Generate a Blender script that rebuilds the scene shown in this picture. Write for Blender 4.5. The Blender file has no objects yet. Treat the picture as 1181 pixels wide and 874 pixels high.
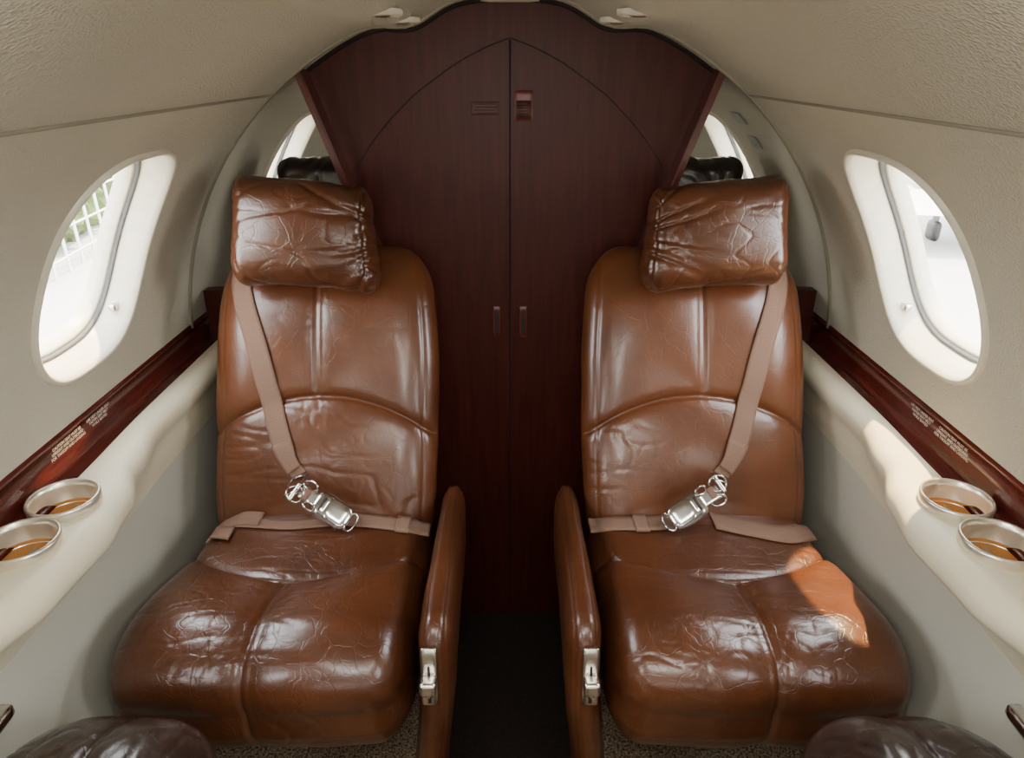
import bpy, bmesh, math, random
from mathutils import Vector, Matrix, noise
from mathutils.bvhtree import BVHTree
random.seed(4)
scene = bpy.context.scene
COL = scene.collection
R = 0.705; ZC = 0.655
rad = math.radians

# ------------------------------------------------------------ materials
def new_mat(name):
    m = bpy.data.materials.new(name); m.use_nodes = True
    nt = m.node_tree; b = nt.nodes['Principled BSDF']
    return m, nt, b
def setp(b, **k):
    for n, v in k.items():
        n = n.replace('_', ' ')
        if n in b.inputs: b.inputs[n].default_value = v
def coords(nt, scale=(1, 1, 1)):
    tc = nt.nodes.new('ShaderNodeTexCoord'); mp = nt.nodes.new('ShaderNodeMapping')
    mp.inputs['Scale'].default_value = scale
    nt.links.new(tc.outputs['Object'], mp.inputs['Vector'])
    return mp.outputs['Vector']
def tnoise(nt, vec, scale, detail=4, rough=.5):
    n = nt.nodes.new('ShaderNodeTexNoise'); n.inputs['Scale'].default_value = scale
    n.inputs['Detail'].default_value = detail; n.inputs['Roughness'].default_value = rough
    nt.links.new(vec, n.inputs['Vector']); return n.outputs['Fac']
def ramp(nt, fac, stops):
    r = nt.nodes.new('ShaderNodeValToRGB'); e = r.color_ramp.elements
    while len(e) < len(stops): e.new(.5)
    for i, (p, c) in enumerate(stops):
        e[i].position = p; e[i].color = (*c, 1)
    nt.links.new(fac, r.inputs['Fac']); return r.outputs['Color']
def bump(nt, b, h, strength, dist, prev=None):
    n = nt.nodes.new('ShaderNodeBump'); n.inputs['Strength'].default_value = strength
    n.inputs['Distance'].default_value = dist
    nt.links.new(h, n.inputs['Height'])
    if prev is not None: nt.links.new(prev, n.inputs['Normal'])
    nt.links.new(n.outputs['Normal'], b.inputs['Normal']); return n.outputs['Normal']

def leather(name, c1, c2, rough=.31, crack=.26):
    m, nt, b = new_mat(name); v = coords(nt)
    f = tnoise(nt, v, 6, 7, .65)
    nt.links.new(ramp(nt, f, [(.32, c1), (.68, c2)]), b.inputs['Base Color'])
    rr = nt.nodes.new('ShaderNodeMapRange'); nt.links.new(tnoise(nt, v, 18, 5), rr.inputs['Value'])
    rr.inputs['To Min'].default_value = rough - .08; rr.inputs['To Max'].default_value = rough + .12
    nt.links.new(rr.outputs['Result'], b.inputs['Roughness'])
    nz = nt.nodes.new('ShaderNodeTexNoise'); nz.inputs['Scale'].default_value = 14
    nt.links.new(v, nz.inputs['Vector'])
    mx = nt.nodes.new('ShaderNodeVectorMath'); mx.operation = 'MULTIPLY_ADD'
    nt.links.new(nz.outputs['Color'], mx.inputs[0]); mx.inputs[1].default_value = (.07,) * 3
    nt.links.new(v, mx.inputs[2])
    prev = None
    for sc, w_, st, ds in ((22, .028, crack, .0007), (52, .05, crack * .7, .0005)):
        vo = nt.nodes.new('ShaderNodeTexVoronoi'); vo.feature = 'DISTANCE_TO_EDGE'; vo.inputs['Scale'].default_value = sc
        nt.links.new(mx.outputs[0], vo.inputs['Vector'])
        mr = nt.nodes.new('ShaderNodeMapRange'); mr.inputs['From Max'].default_value = w_
        nt.links.new(vo.outputs['Distance'], mr.inputs['Value'])
        prev = bump(nt, b, mr.outputs['Result'], st, ds, prev)
    prev = bump(nt, b, tnoise(nt, v, 42, 4, .5), .24, .0016, prev)
    g = nt.nodes.new('ShaderNodeTexVoronoi'); g.inputs['Scale'].default_value = 420
    nt.links.new(v, g.inputs['Vector'])
    bump(nt, b, g.outputs['Distance'], .08, .0005, prev)
    setp(b, Specular_IOR_Level=.5, Coat_Weight=.3, Coat_Roughness=.2)
    return m
M_LEATHER = leather('brown_leather', (.068, .0205, .0068), (.122, .0385, .0125), .30, .20)
M_LEATHER_C = leather('brown_leather_cracked_dark', (.047, .0145, .0052), (.092, .0285, .0098), .30, .40)  # darker variation of the seat leather with stronger cracks
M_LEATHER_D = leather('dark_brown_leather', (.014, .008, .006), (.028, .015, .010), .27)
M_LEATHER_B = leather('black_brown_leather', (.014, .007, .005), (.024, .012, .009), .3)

def fabric(name, c, sc=900, st=.35, rough=.85):
    m, nt, b = new_mat(name); v = coords(nt)
    f = tnoise(nt, v, 3, 3)
    nt.links.new(ramp(nt, f, [(.3, tuple(x * .92 for x in c)), (.7, c)]), b.inputs['Base Color'])
    vo = nt.nodes.new('ShaderNodeTexVoronoi'); vo.inputs['Scale'].default_value = sc * .3
    nt.links.new(v, vo.inputs['Vector'])
    bump(nt, b, vo.outputs['Distance'], st, .002)
    setp(b, Roughness=rough, Specular_IOR_Level=.2); return m
M_WALL = fabric('beige_wall_fabric', (.50, .475, .385), 900, .6)
M_CEIL = fabric('beige_ceiling_fabric', (.48, .455, .37), 900, .9)
M_LOWER = fabric('grey_lower_liner', (.47, .46, .39), 1500, .12, .6)
M_LEDGE = fabric('cream_vinyl', (.69, .63, .47), 1800, .1, .42)
M_WELT = fabric('seam_welt', (.27, .25, .19), 1500, .2)
M_BELT = fabric('taupe_webbing', (.215, .128, .090), 2500, .5, .6)

def wood(name, c1, c2, sc, rough=.32, coat=.3, spec=.5):
    m, nt, b = new_mat(name); v = coords(nt, sc)
    f = tnoise(nt, v, 9, 8, .65)
    nt.links.new(ramp(nt, f, [(.3, c1), (.7, c2)]), b.inputs['Base Color'])
    bump(nt, b, f, .05, .001)
    setp(b, Roughness=rough, Coat_Weight=coat, Coat_Roughness=.15, Specular_IOR_Level=spec); return m
M_WOOD = wood('mahogany_vertical', (.038, .0062, .0044), (.074, .0135, .0092), (9, 9, .6), .40, .0, .26)
M_WOODR = wood('mahogany_trim', (.042, .006, .0045), (.105, .016, .011), (9, .6, 9), .22)
M_WOODL = wood('mahogany_edge', (.070, .014, .009), (.11, .023, .015), (9, 9, .6), .35)
def plain(name, c, rough=.5, metal=0, **k):
    m, nt, b = new_mat(name); v = coords(nt)
    f = tnoise(nt, v, 40, 3)
    nt.links.new(ramp(nt, f, [(.3, tuple(x * .9 for x in c)), (.7, c)]), b.inputs['Base Color'])
    setp(b, Roughness=rough, Metallic=metal, **k); return m
M_WHITE = plain('window_bezel_plastic', (.66, .62, .50), .35)
M_SEAL = plain('window_seal', (.14, .15, .16), .5)
M_CHROME = plain('polished_steel', (.70, .69, .68), .14, 1)
M_SATIN = plain('satin_aluminium', (.80, .76, .70), .28, 1)
M_CUP = plain('champagne_aluminium', (.86, .80, .68), .3, .85)
M_BLACK = plain('black_plastic', (.012, .011, .010), .5)
M_SLOT = plain('slot_dark', (.02, .01, .008), .6)
M_HANDLE = plain('door_pull_bronze', (.13, .02, .014), .35)
M_GAP = plain('door_shadow_gap', (.010, .003, .003), .8)
M_CUPB = plain('cup_painted_reflection', (.62, .28, .08), .35)  # amber colour stands in for orange sun reflections inside the cups
M_PAPER = plain('placard_ink', (.55, .50, .46), .6)
M_SIGN = plain('door_placard', (.075, .018, .015), .5)
M_SIGN2 = plain('grey_placard', (.33, .36, .32), .5)
M_TREE = plain('foliage', (.060, .095, .020), .9)
M_TARMAC = plain('apron_concrete', (.38, .38, .37), .9)
M_PLANE = plain('white_paint', (.6, .6, .6), .4)
M_STRIPE = plain('blue_paint', (.02, .03, .08), .4)
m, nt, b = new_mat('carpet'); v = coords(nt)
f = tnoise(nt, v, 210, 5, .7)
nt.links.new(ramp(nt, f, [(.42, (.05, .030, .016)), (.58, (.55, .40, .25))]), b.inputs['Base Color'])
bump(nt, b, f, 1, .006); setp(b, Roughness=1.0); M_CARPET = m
m, nt, b = new_mat('aisle_carpet_painted_shade'); v = coords(nt)
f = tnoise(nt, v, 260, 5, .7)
nt.links.new(ramp(nt, f, [(.35, (.010, .006, .004)), (.65, (.040, .023, .016))]), b.inputs['Base Color'])  # shadow in the aisle is put into the near-black carpet colour
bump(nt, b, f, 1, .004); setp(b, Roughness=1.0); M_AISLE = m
m = bpy.data.materials.new('window_glass'); m.use_nodes = True; nt = m.node_tree; nt.nodes.clear()
o = nt.nodes.new('ShaderNodeOutputMaterial'); mx = nt.nodes.new('ShaderNodeMixShader'); mx.inputs[0].default_value = .05
t = nt.nodes.new('ShaderNodeBsdfTransparent'); g = nt.nodes.new('ShaderNodeBsdfGlossy'); g.inputs['Roughness'].default_value = .02
nt.links.new(t.outputs[0], mx.inputs[1]); nt.links.new(g.outputs[0], mx.inputs[2]); nt.links.new(mx.outputs[0], o.inputs[0])
M_GLASS = m

# ------------------------------------------------------------ mesh helpers
def empty(name):
    e = bpy.data.objects.new(name, None); COL.objects.link(e); return e
def mk(name, verts, faces, mat, parent=None, smooth=True, fix=False, doubles=0):
    me = bpy.data.meshes.new(name); me.from_pydata([tuple(v) for v in verts], [], faces)
    if fix or doubles:
        bm = bmesh.new(); bm.from_mesh(me)
        if doubles: bmesh.ops.remove_doubles(bm, verts=bm.verts, dist=doubles)
        if fix: bmesh.ops.recalc_face_normals(bm, faces=bm.faces)
        bm.to_mesh(me); bm.free()
    me.materials.append(mat)
    if smooth:
        for p in me.polygons: p.use_smooth = True
    ob = bpy.data.objects.new(name, me); COL.objects.link(ob)
    if parent: ob.parent = parent
    return ob
def grid_faces(nu, nv, off=0, wrap=False):
    F = []
    for i in range(nu - 1):
        for j in range(nv - (0 if wrap else 1)):
            a = off + i * nv + j; b_ = off + i * nv + (j + 1) % nv
            F.append((a, b_, b_ + nv, a + nv))
    return F
def roundbox(name, h, r, n, fn, mat, parent=None):
    V = []; F = []
    def axis(k, m_):
        return [-h[k] + 2 * h[k] * i / m_ for i in range(m_ + 1)]
    for ax in range(3):
        u, w = [(1, 2), (2, 0), (0, 1)][ax]
        U = axis(u, n[u]); W = axis(w, n[w])
        for sg in (-1, 1):
            off = len(V)
            for a in U:
                for c in W:
                    p = [0, 0, 0]; p[ax] = sg * h[ax]; p[u] = a; p[w] = c
                    q = [max(-(h[k] - r[k]), min(h[k] - r[k], p[k])) for k in range(3)]
                    d = [(p[k] - q[k]) / r[k] for k in range(3)]
                    L = math.sqrt(sum(x * x for x in d)) or 1
                    d = [x / L for x in d]
                    nn = Vector([d[k] / r[k] for k in range(3)]).normalized()
                    pp = Vector([q[k] + r[k] * d[k] for k in range(3)])
                    V.append(fn(pp, nn))
            fs = grid_faces(len(U), len(W), off)
            F += fs if sg > 0 else [f_[::-1] for f_ in fs]
    return mk(name, V, F, mat, parent, True, True, 1e-5)
def simplebox(name, c, h, mat, parent=None, r=.003, rot=None, n=6):
    c = Vector(c); rr = [min(r, x * .95) for x in h]
    rt = rot or Matrix.Identity(3)
    return roundbox(name, h, rr, (n, n, n), lambda p, nn: c + rt @ p, mat, parent)
def tube(name, pts, rr, mat, parent=None, closed=False):
    cu = bpy.data.curves.new(name, 'CURVE'); cu.dimensions = '3D'; cu.bevel_depth = rr; cu.bevel_resolution = 3
    sp = cu.splines.new('POLY'); sp.points.add(len(pts) - 1)
    for i, p in enumerate(pts): sp.points[i].co = (*p, 1)
    sp.use_cyclic_u = closed; cu.materials.append(mat)
    ob = bpy.data.objects.new(name, cu); COL.objects.link(ob)
    if parent: ob.parent = parent
    return ob
def lathe(name, prof, c, mat, parent=None, seg=48):
    V = []
    for r_, z in prof:
        for k in range(seg):
            a = 2 * math.pi * k / seg
            V.append((c[0] + r_ * math.cos(a), c[1] + r_ * math.sin(a), z))
    return mk(name, V, grid_faces(len(prof), seg, 0, True), mat, parent, True, True, 1e-6)
def lerp_tab(tab, x):
    if x <= tab[0][0]: return tab[0][1]
    for (a, va), (b_, vb) in zip(tab, tab[1:]):
        if x <= b_:
            t_ = (x - a) / (b_ - a); t_ = t_ * t_ * (3 - 2 * t_)
            return va + (vb - va) * t_
    return tab[-1][1]
def sstep(a, b_, x):
    t_ = max(0, min(1, (x - a) / (b_ - a))); return t_ * t_ * (3 - 2 * t_)

# ------------------------------------------------------------ fuselage shell
TH0, TH1 = rad(4.8), rad(49.4); THC = .5 * (TH0 + TH1); THB = .5 * (TH1 - TH0)
Y0, Y1 = -1.6, 2.6
WY = [-.70, .18, 1.047, 1.96]
WA, WB = .150, rad(15.0); WTC = rad(26.6)
PA = .24
def circ(s, y, th, dr=0):
    return Vector((s * (R + dr) * math.cos(th), y, ZC + (R + dr) * math.sin(th)))
N = 96
def se(phi, p=3.0):
    c, s_ = math.cos(phi), math.sin(phi)
    return (math.copysign(abs(c) ** (2 / p), c), math.copysign(abs(s_) ** (2 / p), s_))
def wall(s, name):
    V = []; F = []
    for yc in WY:
        off = len(V); M_ = 9
        for i in range(M_ + 1):
            t_ = i / M_
            for k in range(N):
                phi = 2 * math.pi * k / N
                ex, ey = se(phi); iy, ith = yc + WA * ex, WTC + WB * ey
                mxx = max(abs(math.cos(phi)), abs(math.sin(phi)))
                oy, oth = yc + PA * math.cos(phi) / mxx, THC + THB * math.sin(phi) / mxx
                V.append(circ(s, iy + (oy - iy) * t_, ith + (oth - ith) * t_))
        F += grid_faces(M_ + 1, N, off, True)
    q = [math.tan(2 * math.pi * k / N) for k in range(-N // 8, N // 8 + 1)]
    ths = [THC + THB * x for x in q]
    edges = [Y0] + [v_ for yc in WY for v_ in (yc - PA, yc + PA)] + [Y1]
    for a, b_ in zip(edges[0::2], edges[1::2]):
        off = len(V); ns = 4
        for i in range(ns + 1):
            for th in ths: V.append(circ(s, a + (b_ - a) * i / ns, th))
        F += grid_faces(ns + 1, len(ths), off)
    return mk(name, V, F, M_WALL, None, True, True, 1e-5)
wall(-1, 'wall_left'); wall(1, 'wall_right')

def ceil_z(x):
    z = ZC + math.sqrt(R * R - x * x)
    return z - .026 * math.exp(-((abs(x) - .185) / .055) ** 2)
V = []; ny = 6; nx = 80
for i in range(ny + 1):
    y = Y0 + (Y1 - Y0) * i / ny
    for j in range(nx + 1):
        th = TH1 + (math.pi - 2 * TH1) * j / nx; x = R * math.cos(th)
        V.append((x, y, ceil_z(x)))
mk('ceiling', V, grid_faces(ny + 1, nx + 1), M_CEIL, None, True, True)

wi = 0
for s in (-1, 1):
    for yc in WY:
        wi += 1
        E = empty('window_%d' % wi)
        out = Vector((s * math.cos(rad(18)), 0, math.sin(rad(18))))
        def loop(sc, dep, px=3.0):
            L = []
            for k in range(N):
                ex, ey = se(2 * math.pi * k / N, px)
                L.append(circ(s, yc + WA * sc * ex, WTC + WB * sc * ey) + out * dep)
            return L
        rings = [(1.055, .001), (1.047, -.004), (1.025, -.008), (1.0, -.006), (.985, .003), (.962, .018), (.95, .036), (.942, .041), (.93, .043)]
        V = [p for sc, d in rings for p in loop(sc, d)]
        mk('reveal', V, grid_faces(len(rings), N, 0, True), M_WHITE, E, True, True)
        rings = [(.945, .0405), (.935, .038), (.92, .040), (.905, .049)]
        V = [p for sc, d in rings for p in loop(sc, d)]
        mk('seal', V, grid_faces(len(rings), N, 0, True), M_SEAL, E, True, True)
        rings = [(.925, .047), (.91, .044), (.89, .048), (.88, .060), (.875, .070)]
        V = [p for sc, d in rings for p in loop(sc, d)]
        mk('outer_frame', V, grid_faces(len(rings), N, 0, True), M_WHITE, E, True, True)
        V = loop(.93, .066) + loop(.45, .066) + [circ(s, yc, WTC) + out * .066]
        F = grid_faces(2, N, 0, True) + [(N + k, N + (k + 1) % N, 2 * N) for k in range(N)]
        mk('pane', V, F, M_GLASS, E, True)
        ex, ey = se(rad(-40))
        c = circ(s, yc + WA * .95 * ex, WTC + WB * .95 * ey) + out * .022
        simplebox('latch', c, (.006, .010, .006), M_SATIN, E)
        ld = bpy.data.lights.new('portal', 'AREA'); ld.shape = 'RECTANGLE'; ld.size = .30; ld.size_y = .36
        try: ld.cycles.is_portal = True
        except Exception: pass
        lo = bpy.data.objects.new('portal', ld); COL.objects.link(lo); lo.parent = E
        nrm = -Vector((s * math.cos(WTC), 0, math.sin(WTC)))
        lo.matrix_world = Matrix.Translation(circ(s, yc, WTC) + out * .09) @ nrm.to_track_quat('-Z', 'Y').to_matrix().to_4x4()

for i, s in enumerate((-1, 1)):
    pts = [circ(s, Y0 + (1.43 - Y0) * k / 10, TH1, -.0005) for k in range(11)]
    tube('trim_%d' % (i + 1), pts, .0026, M_WELT)
V = []; prof = [(1.430, .002), (1.430, -.002), (1.432, -.0035), (1.442, -.0035), (1.444, -.002), (1.444, .004)]
ns = 96
for y, dr in prof:
    for k in range(ns + 1):
        th = TH0 + (math.pi - 2 * TH0) * k / ns
        p = circ(1, y, th, dr)
        if math.sin(th) > math.sin(TH1): p.z = ceil_z(R * math.cos(th)) + dr
        V.append(p)
mk('trim_3', V, grid_faces(len(prof), ns + 1), M_WELT, None, True, True)

for s, nm in ((-1, 'wall_lower_left'), (1, 'wall_lower_right')):
    prof = [(.657, .64), (.655, .60), (.655, .54), (.652, .35), (.640, .12), (.60, .02), (.60, -.02)]
    V = []
    for k in range(9):
        y = Y0 + (Y1 - Y0) * k / 8
        for x, z in prof: V.append((s * x, y, z))
    mk(nm, V, grid_faces(9, len(prof)), M_LOWER, None, True, True)
E = empty('floor')
for s in (-1, 1):
    V = [(s * .135, Y0, 0), (s * .64, Y0, 0), (s * .64, Y1, 0), (s * .135, Y1, 0), (s * .135, Y0, -.16), (s * .135, Y1, -.16)]
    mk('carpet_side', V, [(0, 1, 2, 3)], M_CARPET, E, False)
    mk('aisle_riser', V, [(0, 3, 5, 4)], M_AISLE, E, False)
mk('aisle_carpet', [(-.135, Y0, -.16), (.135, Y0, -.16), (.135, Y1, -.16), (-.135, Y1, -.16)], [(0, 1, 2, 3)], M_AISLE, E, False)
def endwall(name, y, mat):
    P = [(.75, y, ZC)] + [(.75 * math.cos(math.pi * k / 40), y, ZC + .75 * math.sin(math.pi * k / 40)) for k in range(1, 40)] + [(-.75, y, ZC), (-.72, y, -.16), (.72, y, -.16)]
    mk(name, P, [tuple(range(len(P)))], mat, None, False)
endwall('wall_aft', 2.59, M_WALL); endwall('wall_front', -1.59, M_WALL)

# ------------------------------------------------------------ side ledges
XI = [(-1.6, .61), (.45, .612), (.58, .596), (.68, .572), (.80, .566), (.88, .578), (.98, .612), (1.12, .636), (1.30, .632), (1.5, .635)]
CUPS = [.836, .738]
def cut(ob, cutter):
    md = ob.modifiers.new('b', 'BOOLEAN'); md.operation = 'DIFFERENCE'; md.object = cutter; md.solver = 'EXACT'
    dg = bpy.context.evaluated_depsgraph_get(); me = bpy.data.meshes.new_from_object(ob.evaluated_get(dg))
    ob.modifiers.clear(); ob.data = me; bpy.data.objects.remove(cutter)
for s in (-1, 1):
    E = empty('side_ledge')
    V = []; NY = 150; Ya, Yb = -1.55, 2.585
    for k in range(NY + 1):
        y = Ya + (.45 - Ya) * k / 20 if k <= 20 else (.45 + 1.05 * (k - 20) / 120 if k <= 140 else 1.5 + (Yb - 1.5) * (k - 140) / 10)
        xi = lerp_tab(XI, y); w = .655 - xi
        o_ = .008 * sstep(1.15, .9, y)
        prof = [(.70, .54), (.70, .62), (.690 - o_, .646), (.684 - o_, .657), (.675 - o_, .665), (xi + .030, .666), (xi + .018, .664), (xi + .009, .658), (xi + .002, .648),
                (xi, .637), (xi + .002, .626), (xi + .008, .616), (xi + .008 + w * .25, .604), (xi + w * .62, .584), (xi + w * .85, .562), (.657, .53)]
        for x, z in prof: V.append((s * x, y, z))
    n_ = len(prof)
    F = grid_faces(NY + 1, n_, 0, True) + [tuple(range(n_)), tuple(range(NY * n_, NY * n_ + n_))]
    ob = mk('armrest_rail', V, F, M_LEDGE, E, True, True)
    for cy in CUPS:
        cc = lathe('cut', [(0.0001, .598), (.0445, .598), (.0445, .72), (.0001, .72)], (s * .643, cy), M_SATIN)
        bm = bmesh.new(); bm.from_mesh(cc.data)
        bmesh.ops.holes_fill(bm, edges=bm.edges); bmesh.ops.recalc_face_normals(bm, faces=bm.faces); bm.to_mesh(cc.data); bm.free()
        cut(ob, cc)
    for p in ob.data.polygons: p.use_smooth = True
    try: ob.data.set_sharp_from_angle(angle=rad(35))
    except Exception: pass
    V = []
    prof = [(.676, .646), (.684, .655), (.697, .660), (.700, .664), (.701, .684), (.704, .690), (.704, .7105), (.699, .714), (.699, .722), (.704, .727), (.712, .727), (.72, .66), (.71, .63)]
    for k in range(31):
        y = Ya + (Yb - Ya) * k / 30
        for x, z in prof: V.append((s * x, y, z))
    mk('mahogany_strip', V, grid_faces(31, len(prof), 0, True), M_WOODR, E, True, True)
    for (yy, z0, ls) in ((.955, .704, ['CAUTION SEAT MUST BE', 'UPRIGHT AND OUTBOARD', 'FOR TAKEOFF AND LANDING']), (1.045, .704, ['LIFE VEST UNDER SEAT', 'FASTEN SEAT BELT', 'WHILE SEATED'])):
        cu = bpy.data.curves.new('placard_text', 'FONT'); cu.body = '\n'.join(ls); cu.size = .0068; cu.align_x = 'CENTER'; cu.extrude = .0001
        cu.materials.append(M_PAPER)
        to = bpy.data.objects.new('placard_text', cu); COL.objects.link(to); to.parent = E
        Xa = Vector((0, -s, 0)); Ya_ = Vector((0, 0, 1)); Za = Vector((-s, 0, 0))
        mtx = Matrix((Xa, Ya_, Za)).transposed().to_4x4(); mtx.translation = (s * .6985, yy, z0 + .002)
        to.matrix_world = mtx
for s in (-1, 1):
    for cy in CUPS:
        E = empty('cup_holder')
        lathe('rim', [(.0462, .660), (.0475, .668), (.0485, .678), (.0470, .682), (.0445, .681), (.0430, .672), (.0425, .645), (.0415, .644)], (s * .643, cy), M_CUP, E)
        lathe('liner', [(.0425, .650), (.0420, .625), (.040, .619), (.001, .618)], (s * .643, cy), M_CUPB, E)

# ------------------------------------------------------------ bulkhead and doors
def extr(name, pts, y0, y1, mat, parent=None, bev=.0015):
    bm = bmesh.new(); vs = [bm.verts.new((x, y0, z)) for x, z in pts]
    f_ = bm.faces.new(vs); r_ = bmesh.ops.extrude_face_region(bm, geom=[f_])
    for g_ in r_['geom']:
        if isinstance(g_, bmesh.types.BMVert): g_.co.y = y1
    bmesh.ops.recalc_face_normals(bm, faces=bm.faces)
    if bev: bmesh.ops.bevel(bm, geom=list(bm.edges), offset=bev, segments=2, affect='EDGES')
    me = bpy.data.meshes.new(name); bm.to_mesh(me); bm.free(); me.materials.append(mat)
    ob = bpy.data.objects.new(name, me); COL.objects.link(ob)
    if parent: ob.parent = parent
    return ob
YD = 1.50
E = empty('wall_bulkhead')
P = [-.402 + .804 * k / 60 for k in range(61)]
P = [(x, ceil_z(x) + .004) for x in P]
P += [(.402, 1.225), (.287, .888), (.272, .80), (.69, .78), (.695, .5), (.66, -.01), (.14, -.01), (.134, -.16)]
P += [(-.134, -.16), (-.14, -.01), (-.66, -.01), (-.695, .5), (-.69, .78), (-.272, .80), (-.287, .888), (-.402, 1.225)]
extr('panel', P, YD, YD + .03, M_WOOD, E, 0)
tube('top_trim', [(x, YD - .004, ceil_z(x) - .002) for x in [-.40 + .8 * k / 60 for k in range(61)]], .006, M_GAP, E)
for s in (-1, 1):
    a = Vector((.413, 1.248)); b_ = Vector((.272, .84)); d = (b_ - a).normalized(); nrm = Vector((d.y, -d.x))
    if nrm.x < 0: nrm = -nrm
    quad = [a - nrm * .008, a + nrm * .006, b_ + nrm * .006, b_ - nrm * .008]
    extr('slanted_trim', [(s * q_.x, q_.y) for q_ in quad], YD - .060, YD + .032, M_WOODL, E, .003)
di = 0
ARCH = [(0, 1.290), (.05, 1.272), (.10, 1.248), (.15, 1.216), (.192, 1.187), (.24, 1.143), (.28, 1.100), (.317, 1.050)]
for s in (-1, 1):
    di += 1
    E = empty('door_%d' % di)
    g = .0014
    def sm(x):
        for (xa, za), (xb, zb) in zip(ARCH, ARCH[1:]):
            if x <= xb + 1e-9: return za + (zb - za) * (x - xa) / (xb - xa)
    top = [(max(g, .317 * k / 24), sm(.317 * k / 24)) for k in range(25)]
    P = top + [(.266, .888), (.250, .80), (.250, .02), (.130, .02), (.130, -.145), (g, -.145)]
    extr('leaf', [(s * x, z) for x, z in P], YD - .0065, YD + .002, M_WOOD, E, .0022)
    tube('head_gap', [(s * x, YD - .0002, z + .0008) for x, z in top], .0010, M_GAP, E)
    tube('meeting_gap', [(s * .0003, YD - .004, -.14), (s * .0003, YD - .004, 1.288)], .0013, M_GAP, E)
    hx = s * .030
    simplebox('pull_plate', (hx, YD - .0085, .709), (.0095, .0022, .038), M_HANDLE, E, .004)
    simplebox('pull_recess', (hx, YD - .0105, .709), (.0050, .0009, .031), M_SLOT, E, .003)
    if s < 0:
        simplebox('placard', (-.050, YD - .0070, 1.163), (.028, .0010, .013), M_SIGN, E, .001)
        for q_ in range(4): simplebox('placard_line', (-.050 + (q_ % 2) * .003, YD - .008, 1.171 - q_ * .0055), (.022, .0004, .0007), M_GAP, E, .0004, n=2)
    else:
        simplebox('placard', (.028, YD - .0070, 1.168), (.018, .0010, .029), M_HANDLE, E, .001)
        simplebox('placard_print', (.028, YD - .008, 1.160), (.015, .0005, .018), M_SIGN, E, .0004, n=2)
        for q_ in range(6): simplebox('placard_line', (.028, YD - .0086, 1.174 - q_ * .0052), (.012, .0004, .0007), M_GAP, E, .0004, n=2)

# ------------------------------------------------------------ seats
rec = math.atan2(.23, .48)
UP = Vector((0, math.sin(rec), math.cos(rec))); NF = Vector((0, -math.cos(rec), math.sin(rec)))
BASE = Vector((0, 1.12, .43)); SX = .366
def crease(p, f, w, seed):
    n_ = noise.noise(Vector((p[0] * f[0] + seed, p[1] * f[1], p[2] * f[2])))
    return math.exp(-(n_ / w) ** 2)
def groove(d, a=.006, w=.0035, a2=.007, w2=.018):
    return -a * math.exp(-(d / w) ** 2) - a2 * math.exp(-(d / w2) ** 2)

def ribbon(name, secs, th, mat, parent):
    n_ = len(secs[0]); V = []
    for s_ in secs: V += s_
    ob = mk(name, V, grid_faces(len(secs), n_), mat, parent, True)
    md = ob.modifiers.new('s', 'SOLIDIFY'); md.thickness = th; md.offset = 0
    return ob
def catmull(pts, n):
    out = []
    P = [pts[0]] + pts + [pts[-1]]
    for i in range(1, len(P) - 2):
        for k in range(n):
            t_ = k / n
            out.append(tuple(.5 * ((2 * P[i][j]) + (-P[i - 1][j] + P[i + 1][j]) * t_ + (2 * P[i - 1][j] - 5 * P[i][j] + 4 * P[i + 1][j] - P[i + 2][j]) * t_ ** 2 + (-P[i - 1][j] + 3 * P[i][j] - 3 * P[i + 1][j] + P[i + 2][j]) * t_ ** 3) for j in range(len(pts[0]))))
    out.append(tuple(pts[-1])); return out

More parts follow.
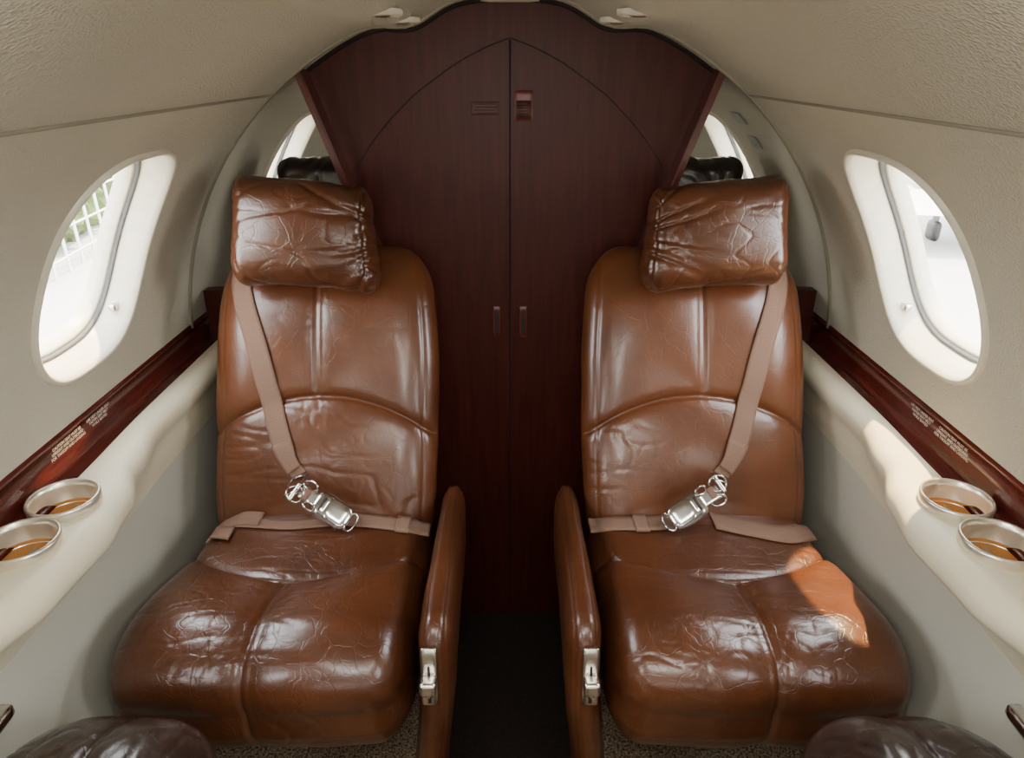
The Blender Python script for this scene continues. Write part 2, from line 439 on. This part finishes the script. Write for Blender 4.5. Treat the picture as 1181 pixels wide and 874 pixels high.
def seat(s, seed):
    E = empty('cabin_seat')
    hx, hy, hz = .219, .222, .105
    cy, cz = .958, .337
    def fc(p, n):
        y = p.y + cy; lx = p.x
        arc = .930 + .088 * (lx / hx) ** 2
        D = 0
        top = sstep(-.2, .6, n.z); fr = sstep(.3, .8, -n.y)
        face = max(top, fr)
        D += face * groove(y - arc, .0050, .0030, .0035, .013) * top
        if y < arc + .01: D += face * groove(lx - .004, .0048, .0028, .0046, .020) * sstep(arc + .005, arc - .02, y)
        if y < arc - .004: D += face * .0007 * math.exp(-((abs(lx - .004) - .009) / .0018) ** 2)
        D += top * .0007 * math.exp(-((y - arc + .010) / .002) ** 2)
        f_ = (arc - y)
        if f_ > 0:
            D += top * .020 * math.sin(min(1, f_ / .19) * math.pi * .62) * (1 - (lx / hx) ** 4)
            D += top * .007 * max(0, 1 - ((abs(lx) - .11) / .10) ** 2)
        else:
            D += top * (-.003 + .012 * (1 - (lx / hx) ** 2) * min(1, -f_ / .1))
        D += fr * .012 * (1 - (lx / hx) ** 2)
        q = Vector((lx, y, p.z))
        D += .0032 * noise.noise(q * 11 + Vector((seed, 0, 0)))
        msk = sstep(-.25, .30, noise.noise(q * 5 + Vector((seed, 7, 0))))
        D -= face * msk * (.0009 * crease(q, (14, 30, 14), .06, seed) + .0005 * crease(q, (30, 20, 22), .06, seed + 9) + .0005 * crease(q, (22, 44, 22), .06, seed + 19))
        D -= top * .0010 * math.exp(-(abs(lx) / .07) ** 2) * crease(q, (5, 42, 8), .08, seed + 13)
        p = p + n * D
        k = sstep(.2, -.2, p.y)
        x = p.x * (1 + .062 * k) + .021 * k
        z = p.z + cz + (.010 * k)
        yy = p.y + cy + (.006 * sstep(-.02, -.09, p.z) * k)
        return Vector((s * (SX + x), yy, z))
    cush = roundbox('cushion', (hx, hy, hz), (.052, .088, .082), (160, 160, 48), fc, M_LEATHER_C, E)
    # --- backrest
    bx, bv, bn = .224, .318, .055; cv = .235
    def fb(p, n):
        lx, v, q = p.x, p.y + cv, p.z
        arc = .245 - .078 * (lx / bx) ** 2
        fr = sstep(.1, .7, n.z); D = 0
        D += fr * groove(v - arc, .0050, .0030, .0040, .013)
        D += fr * .0007 * math.exp(-((v - arc + .010) / .002) ** 2)
        if v > arc - .01:
            D += fr * groove(lx - .012, .0040, .0026, .0026, .014) * sstep(arc - .005, arc + .02, v) * sstep(.56, .52, v)
            D += fr * .0006 * math.exp(-((abs(lx - .012) - .008) / .0018) ** 2)
        if v < arc: D += fr * .018 * math.sin(min(1, (arc - v) / .2) * math.pi * .8) * (1 - (lx / bx) ** 2 * .7)
        else: D += fr * .009 * math.sin(min(1, (v - arc) / .3) * math.pi) * (1 - ((abs(lx) - .1) / .13) ** 2)
        D += fr * -.0016 * math.exp(-((abs(lx) - .198) / .004) ** 2)
        qq = Vector((lx, v, q))
        D += .0030 * noise.noise(qq * 9 + Vector((seed + 3, 0, 0)))
        low = 1.0 if v < arc else .3
        msk = sstep(-.15, .35, noise.noise(qq * 6 + Vector((seed, 17, 0))))
        D -= fr * low * msk * (.0013 * crease(qq, (10, 30, 10), .07, seed + 4) + .0005 * crease(qq, (36, 26, 20), .07, seed + 7))
        p = p + n * D
        v = p.y + cv
        x = p.x * (1 - .060 * sstep(.30, .56, v) - .03 * sstep(.2, -.05, v)) + .004
        w = BASE + UP * v + NF * (p.z - bn)
        w += NF * (-.02) * sstep(.42, .56, v)
        return Vector((s * (SX + x), w.y, w.z))
    back = roundbox('backrest', (bx, bv, bn), (.080, .100, .050), (130, 160, 20), fb, M_LEATHER, E)
    # --- headrest (soft pillow)
    hr = rad(17); U2 = Vector((0, math.sin(hr), math.cos(hr))); N2 = Vector((0, -math.cos(hr), math.sin(hr)))
    HC = Vector((0, 1.298, .952))
    def fh(p, n):
        lx, v, q = p.x, p.y, p.z
        D = 0
        qq = Vector((lx, v, q))
        D += .008 * noise.noise(qq * 7 + Vector((seed * 3, 5, 0)))
        inw = sstep(.04, -.12, lx)
        front = sstep(-.6, .3, n.z)
        ang = math.atan2(v - .01, (lx + .18)); rr_ = math.hypot(v - .01, lx + .18)
        fold = noise.noise(Vector((ang * 4.2 + seed, rr_ * 5, seed)))
        D -= front * inw * .0052 * math.exp(-(fold / .16) ** 2)
        D -= front * .0015 * crease(qq, (8, 15, 8), .06, seed + 31)
        D -= front * .0008 * crease(qq, (18, 26, 8), .06, seed + 37)
        D += .014 * (1 - (lx / .135) ** 2) * (1 - (v / .1) ** 2) * n.z
        D -= .0022 * math.exp(-((abs(lx) - .119) / .0025) ** 2)
        p = p + n * D
        ex = 1 + .05 * (abs(p.y) / .1) ** 2 - (.025 if p.y > 0 else -.02) * min(1, abs(p.y) / .03)
        v = p.y * (1 + .07 * (abs(lx) / .13) ** 2) - .010 * (-lx / .13)
        w = HC + U2 * v + N2 * p.z
        return Vector((s * (SX + .018 + p.x * ex), w.y, w.z))
    roundbox('headrest', (.130, .098, .056), (.032, .048, .050), (120, 90, 40), fh, M_LEATHER_C, E)
    for dx in (-.05, .06):
        a = HC - U2 * .04 - N2 * .03; b2 = BASE + UP * .47 - NF * .05
        tube('headrest_post', [(s * (SX + dx), a.y, a.z), (s * (SX + dx), b2.y, b2.z)], .007, M_CHROME, E)
    # --- inner armrest
    def fa(p, n):
        D = .0012 * noise.noise(p * 18 + Vector((seed, 0, 3)))
        D -= .0010 * math.exp(-((abs(p.x) - .014) / .002) ** 2) * (1 if n.z > .3 or n.y < -.3 else 0)
        p = p + n * D
        y = p.y + .985; z = p.z + .283
        wd = 1 + .18 * sstep(.1, -.2, p.y)
        lean = .022 * sstep(.10, -.2, p.z) - .003
        z += -.014 * sstep(-.08, .2, p.y) * (1 if p.z > 0 else 0)
        return Vector((s * (.118 + p.x * wd + lean), y + .012 * sstep(.0, .19, p.z), z))
    roundbox('inner_armrest', (.0240, .225, .200), (.021, .050, .050), (24, 70, 60), fa, M_LEATHER_C, E)
    X = s * .1215; tilt = Matrix.Rotation(rad(-9), 3, 'X')
    simplebox('lever_plate', (X, .7615, .408), (.0125, .0030, .050), M_SATIN, E, .004, tilt)
    simplebox('lever_slot', (X, .7583, .400), (.0038, .0012, .038), M_SLOT, E, .003, tilt)
    simplebox('lever_knob', (X, .746, .406), (.0125, .013, .011), M_SATIN, E, .006, tilt, 10)
    simplebox('lever_stem', (X, .752, .390), (.006, .008, .010), M_CHROME, E, .004, tilt, 8)
    simplebox('seat_pan', (s * SX, .99, .238), (.185, .18, .018), M_BLACK, E, .012)
    simplebox('pedestal', (s * SX, 1.13, .125), (.15, .09, .125), M_BLACK, E, .015)
    simplebox('seat_tag', (s * (SX + .0), .795, .226), (.012, .0015, .006), M_PAPER, E, .001)
    # --- belts
    polys = []; vs = []
    for ob in (cush, back):
        o_ = len(vs); vs += [v_.co.copy() for v_ in ob.data.vertices]
        polys += [tuple(i + o_ for i in p.vertices) for p in ob.data.polygons]
    bvh = BVHTree.FromPolygons(vs, polys)
    def hit(o, d, off):
        h_ = bvh.ray_cast(o, d, 2)
        if h_[0] is None: return None
        return h_[0] - d * off
    ctr = catmull([(.172, .535), (.170, .49), (.152, .42), (.128, .341), (.108, .26), (.086, .18), (.062, .120), (.040, .090)], 8)
    secs = []
    for i, (lx, v) in enumerate(ctr):
        a = ctr[max(0, i - 1)]; b2 = ctr[min(len(ctr) - 1, i + 1)]
        t_ = Vector((b2[0] - a[0], b2[1] - a[1])).normalized(); pr = Vector((-t_.y, t_.x))
        wd = .020 * (1 if v > .13 else .78); sec = []
        for k in range(-3, 4):
            q = Vector((lx, v)) + pr * (wd * k / 3)
            o = BASE + UP * q.y + NF * .3; o.x = s * (SX + q.x)
            sec.append(hit(o, -NF, .0035))
        c_ = sec[3]
        if c_ is None: continue
        for k in range(7):
            if sec[k] is None or (sec[k] - c_).length > .03:
                sec[k] = c_ + Vector((s * pr.x, 0, 0)) * (wd * (k - 3) / 3) + UP * (pr.y * wd * (k - 3) / 3) - NF * .004
        secs.append(sec)
    for _ in range(4):
        secs = [secs[0]] + [[(secs[i - 1][k] + secs[i][k] * 2 + secs[i + 1][k]) / 4 + NF * .0002 for k in range(7)] for i in range(1, len(secs) - 1)] + [secs[-1]]
    ribbon('shoulder_strap', secs, .0022, M_BELT, E)
    ribbon('strap_stitching', [[p + NF * .0022 for p in sec] for sec in secs[-14:-4]], .0024, M_BELT, E)
    endp = secs[-1][3]
    dr = Vector((0, .62, -.785)).normalized(); ee = Vector((0, .785, .62)).normalized(); J = Vector((0, 1.085, .45))
    def lap(name, pts, hw, th=.0022, lift=0.004):
        C = catmull(pts, 8); S = []
        for (lx, sv, *rest) in C:
            sec = []
            for k in range(-2, 3):
                o = J - dr * .3 + ee * (sv + hw * k / 2); o.x = s * (SX + max(-.196, min(.200, lx)))
                h_ = hit(o, dr, lift) or (J + ee * sv)
                h_.x = s * (SX + lx)
                sec.append(h_)
            S.append(sec)
        for _ in range(3):
            S = [S[0]] + [[(S[i - 1][k] + S[i][k] * 2 + S[i + 1][k]) / 4 for k in range(5)] for i in range(1, len(S) - 1)] + [S[-1]]
        return ribbon(name, S, th, M_BELT, E)
    if s > 0:
        lap('lap_strap_outer', [(.213, -.010), (.15, -.026), (.08, -.012), (.02, .006)], .021)
        lap('lap_strap_inner', [(-.055, .004), (-.10, .000), (-.16, .002), (-.212, .004)], .018)
        lap('strap_keeper', [(-.105, .000), (-.13, .001)], .021, .005, .006)
    else:
        lap('lap_strap_outer', [(.165, .004), (.11, .0), (.05, -.006), (-.01, .0), (-.06, .006)], .011)
        lap('lap_strap_inner', [(-.03, .010), (-.09, .006), (-.15, .000), (-.212, -.006)], .016)
        lap('strap_keeper', [(-.15, .0), (-.175, -.002)], .019, .005, .006)
        lap('strap_tail', [(.195, -.028), (.180, -.008), (.150, .012), (.11, .010)], .016, .003, .007)
        lap('strap_tail_end', [(.19, -.020), (.150, -.026)], .014, .003, .010)
    # buckle
    bc = Vector((s * (SX - .036), 1.070, .490))
    ax = Vector((s * .80, .16, .52)).normalized()
    nz_ = Vector((0, -.62, .785)); nz_ = (nz_ - ax * nz_.dot(ax)).normalized(); by = nz_.cross(ax)
    rot = Matrix((ax, by, nz_)).transposed(); K = 1.12
    def bb(nm, off, h_, r_, mat_=M_CHROME, n_=16):
        simplebox(nm, bc + rot @ (Vector(off) * K), [x * K for x in h_], mat_, E, r_ * K, rot, n_)
    bb('buckle_body', (0, 0, 0), (.034, .022, .0075), .016)
    bb('buckle_flap', (-.009, 0, .0065), (.023, .0190, .0035), .014)
    bb('buckle_slot', (.020, 0, .0073), (.0025, .012, .0018), .002, M_SLOT)
    bb('buckle_tongue', (.044, 0, .001), (.018, .012, .0018), .004)
    bb('buckle_web_link', (.050, .002, .004), (.006, .010, .0035), .003, M_BELT)
    bb('adjuster_bar', (.068, .008, .006), (.0035, .017, .0030), .003)
    for (o, r1, r2) in (((.052, -.014, .004), .012, .008), ((.066, .010, .003), .014, .013), ((.036, .015, .004), .010, .006), ((-.036, 0, .002), .008, .016)):
        pts = [bc + rot @ (K * (Vector(o) + Vector((r1 * math.cos(a), r2 * math.sin(a), .004 * math.sin(2 * a))))) for a in [2 * math.pi * k / 24 for k in range(24)]]
        tube('buckle_ring', pts, .0021, M_CHROME, E, True)
    a = bc + rot @ (K * Vector((.072, .012, .006)))
    tube('strap_loop', [a + Vector((s * .012, 0, -.006)), endp + UP * -.004 + Vector((s * .014, 0, 0)) + NF * .004, endp + UP * .004 + NF * .004 + Vector((-s * .014, 0, 0)), a + Vector((-s * .012, 0, .004))], .0022, M_CHROME, E, True)
    return E
seat(-1, 2.3); seat(1, 7.9)

# ------------------------------------------------------------ dark seats behind the bulkhead, opposite seats in the foreground
def dark_seat(s, cx, cyf, ztop, hx, hy, rx, ry, mat, facing, seed, back_y, back_h, headrest):
    E = empty('cabin_seat')
    def fc(p, n):
        q = p.copy()
        D = .003 * noise.noise(q * 14 + Vector((seed, 0, 0))) - .0014 * crease(q, (22, 22, 10), .10, seed) - .0010 * crease(q, (40, 14, 10), .10, seed + 5)
        D += max(0, n.z) * .022 * (1 - (p.x / hx) ** 2) * (1 - (p.y / hy) ** 2)
        D += max(0, n.z) * groove(p.x, .003, .003, .003, .012)
        p = p + n * D
        return Vector((cx * s + s * p.x, cyf + p.y, ztop - .07 + p.z))
    roundbox('cushion', (hx, hy, .07), (rx, ry, .06), (70, 90, 24), fc, mat, E)
    simplebox('pedestal', (s * cx, cyf, (ztop - .14) / 2), (hx * .7, hy * .7, (ztop - .13) / 2), M_BLACK, E, .02)
    def fb(p, n):
        D = .003 * noise.noise(p * 12 + Vector((seed, 4, 0))) - .002 * crease(p, (20, 20, 10), .12, seed)
        p = p + n * D
        lean = facing * .25 * (p.z + back_h)
        return Vector((s * (cx + p.x), back_y + p.y + lean, ztop + back_h - .04 + p.z))
    roundbox('backrest', (hx * .97, .045, back_h), (.08, .04, .10), (40, 14, 50), fb, mat, E)
    if headrest:
        hy_, hz_ = headrest
        def fh(p, n):
            D = .004 * noise.noise(p * 14 + Vector((seed, 8, 0))) - .003 * crease(p, (24, 14, 10), .13, seed)
            p = p + n * D
            return Vector((s * (cx + p.x), hy_ + p.y, hz_ + p.z))
        roundbox('headrest', (.115, .05, .075), (.035, .045, .035), (50, 20, 36), fh, mat, E)
    return E
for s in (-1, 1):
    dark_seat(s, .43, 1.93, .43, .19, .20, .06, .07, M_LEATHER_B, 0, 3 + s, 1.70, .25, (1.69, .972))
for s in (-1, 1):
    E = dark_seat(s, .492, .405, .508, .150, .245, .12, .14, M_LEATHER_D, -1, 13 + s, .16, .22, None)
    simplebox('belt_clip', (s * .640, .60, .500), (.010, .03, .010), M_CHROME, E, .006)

# ------------------------------------------------------------ ceiling fittings
for s in (-1, 1):
    E = empty('ceiling_vent')  # air vents with bezel and nozzle, not lamps
    for k, y in enumerate((1.33, 1.12)):
        x = s * .185; z = ceil_z(x)
        lathe('bezel', [(.032, z + .008), (.032, z + .001), (.028, z - .0015), (.020, z - .001), (.018, z + .004)], (x, y), M_WHITE, E)
        lathe('nozzle', [(.016, z + .004), (.014, z - .001), (.006, z - .003), (.001, z - .003)], (x, y), M_SATIN, E)
E = empty('exit_light')
simplebox('housing', (0, 1.42, ceil_z(0) - .004), (.055, .025, .009), M_WHITE, E, .006)
E = empty('wall_placard')
for k, (th, y) in enumerate(((43, 1.66), (37.5, 1.66))):
    c = circ(1, y, rad(th), -.004)
    zax = -Vector((math.cos(rad(th)), 0, math.sin(rad(th)))); xax = Vector((0, -1, 0)); yax = zax.cross(xax)
    simplebox('plate_%d' % (k + 1), c, (.034, .016, .001), M_SIGN2, E, .001, Matrix((xax, yax, zax)).transposed())

# ------------------------------------------------------------ outside
mk('apron_ground', [(-60, -60, -1.3), (60, -60, -1.3), (60, 60, -1.3), (-60, 60, -1.3)], [(0, 1, 2, 3)], M_TARMAC, None, False)
E = empty('hedge_row')
for k in range(18):
    bm = bmesh.new(); bmesh.ops.create_icosphere(bm, subdivisions=4, radius=1)
    sc = random.uniform(.8, 1.1); cx, cy2 = -6.9 - .14 * k, 8 + k * 1.0
    for v_ in bm.verts:
        d = 1 + .30 * noise.noise(v_.co * 2.2 + Vector((k * 7, 0, 0))) + .30 * noise.noise(v_.co * 7 + Vector((k, 3, 0)))
        v_.co = Vector((cx, cy2, -.7)) + Vector((v_.co.x * .8, v_.co.y, v_.co.z * .9)) * d * sc
    me = bpy.data.meshes.new('shrub'); bm.to_mesh(me); bm.free(); me.materials.append(M_TREE)
    o = bpy.data.objects.new('shrub', me); COL.objects.link(o); o.parent = E
E = empty('fence')
for k in range(40):
    tube('post', [(-5.6 - .05 * k, 7 + k * .4, -1.3), (-5.6 - .05 * k, 7 + k * .4, -.2)], .02, M_PLANE, E)
for z in (-1.1, -.75, -.4):
    tube('rail', [(-5.6, 7, z), (-7.6, 23, z)], .014, M_PLANE, E)
E = empty('parked_airplane')
V = []; prof = [(0, .02), (.3, .25), (.9, .5), (2, .62), (6, .62), (8, .42), (9.6, .12)]
for y, r_ in prof:
    for k in range(28):
        a = 2 * math.pi * k / 28
        V.append((7.4 + r_ * math.cos(a), 6.5 + y, -.35 + r_ * math.sin(a) + (.02 * y)))
mk('fuselage', V, grid_faces(len(prof), 28, 0, True), M_PLANE, E, True, True)
mk('wing', [(3.2, 11.2, -.7), (11.6, 11.2, -.7), (11.6, 10.3, -.7), (7.4, 9.6, -.75), (3.2, 10.3, -.7), (7.4, 11.4, -.6)], [(0, 5, 1, 2, 3, 4)], M_PLANE, E, False)
simplebox('fin', (7.4, 15.4, .7), (.05, .6, .8), M_STRIPE, E, .04)
simplebox('stripe', (6.80, 10.0, -.30), (.02, 2.6, .05), M_STRIPE, E, .01)
for k in range(5): simplebox('cabin_window', (6.79, 8.6 + k * .7, -.08), (.02, .14, .11), M_STRIPE, E, .01)
for (x, y) in ((7.4, 7.6), (6.6, 10.8), (8.2, 10.8)):
    tube('gear_leg', [(x, y, -.7), (x, y, -1.15)], .05, M_SEAL, E)
    simplebox('wheel', (x, y, -1.15), (.06, .15, .15), M_BLACK, E, .07)

# ------------------------------------------------------------ lights
w = bpy.data.worlds.new('World'); scene.world = w; w.use_nodes = True; nt = w.node_tree
bg = nt.nodes['Background']
tc = nt.nodes.new('ShaderNodeTexCoord'); sx = nt.nodes.new('ShaderNodeSeparateXYZ'); nt.links.new(tc.outputs['Generated'], sx.inputs[0])
col = ramp(nt, sx.outputs['Z'], [(0, (1, .98, .94)), (.6, (.92, .95, 1))])
nt.links.new(col, bg.inputs['Color']); bg.inputs['Strength'].default_value = 20
ld = bpy.data.lights.new('sun', 'SUN'); ld.energy = 26; ld.angle = rad(1.2); ld.color = (1, .70, .34)
lo = bpy.data.objects.new('sun', ld); COL.objects.link(lo)
lo.rotation_euler = Vector((-.18, -.23, -.9)).to_track_quat('-Z', 'Y').to_euler()
def area(name, loc, sx_, sy_, en, d, col=(1, .97, .90)):
    ld = bpy.data.lights.new(name, 'AREA'); ld.shape = 'RECTANGLE'; ld.size = sx_; ld.size_y = sy_; ld.energy = en; ld.color = col
    lo = bpy.data.objects.new(name, ld); COL.objects.link(lo); lo.location = loc
    lo.rotation_euler = Vector(d).to_track_quat('-Z', 'Y').to_euler()
for s in (-1, 1):
    area('ceiling_fill_light', (s * .22, .30, 1.285), .10, .8, 6.5, (s * .2, .22, -1))  # added fill under the ceiling to brighten the cabin, out of view
area('forward_fill_light', (0, -1.2, 1.0), 1.0, .6, 5, (0, 1, -.10))  # added fill behind the camera, stands in for windshield and door daylight

# ------------------------------------------------------------ camera
cd = bpy.data.cameras.new('camera'); cam = bpy.data.objects.new('camera', cd); COL.objects.link(cam)
cam.location = (0, 0, 1.25); cam.rotation_euler = (rad(90 - 24.64), 0, 0)
cd.sensor_width = 36; cd.lens = 800 / 1181 * 36; cd.clip_start = .01; cd.shift_x = .002
scene.camera = cam
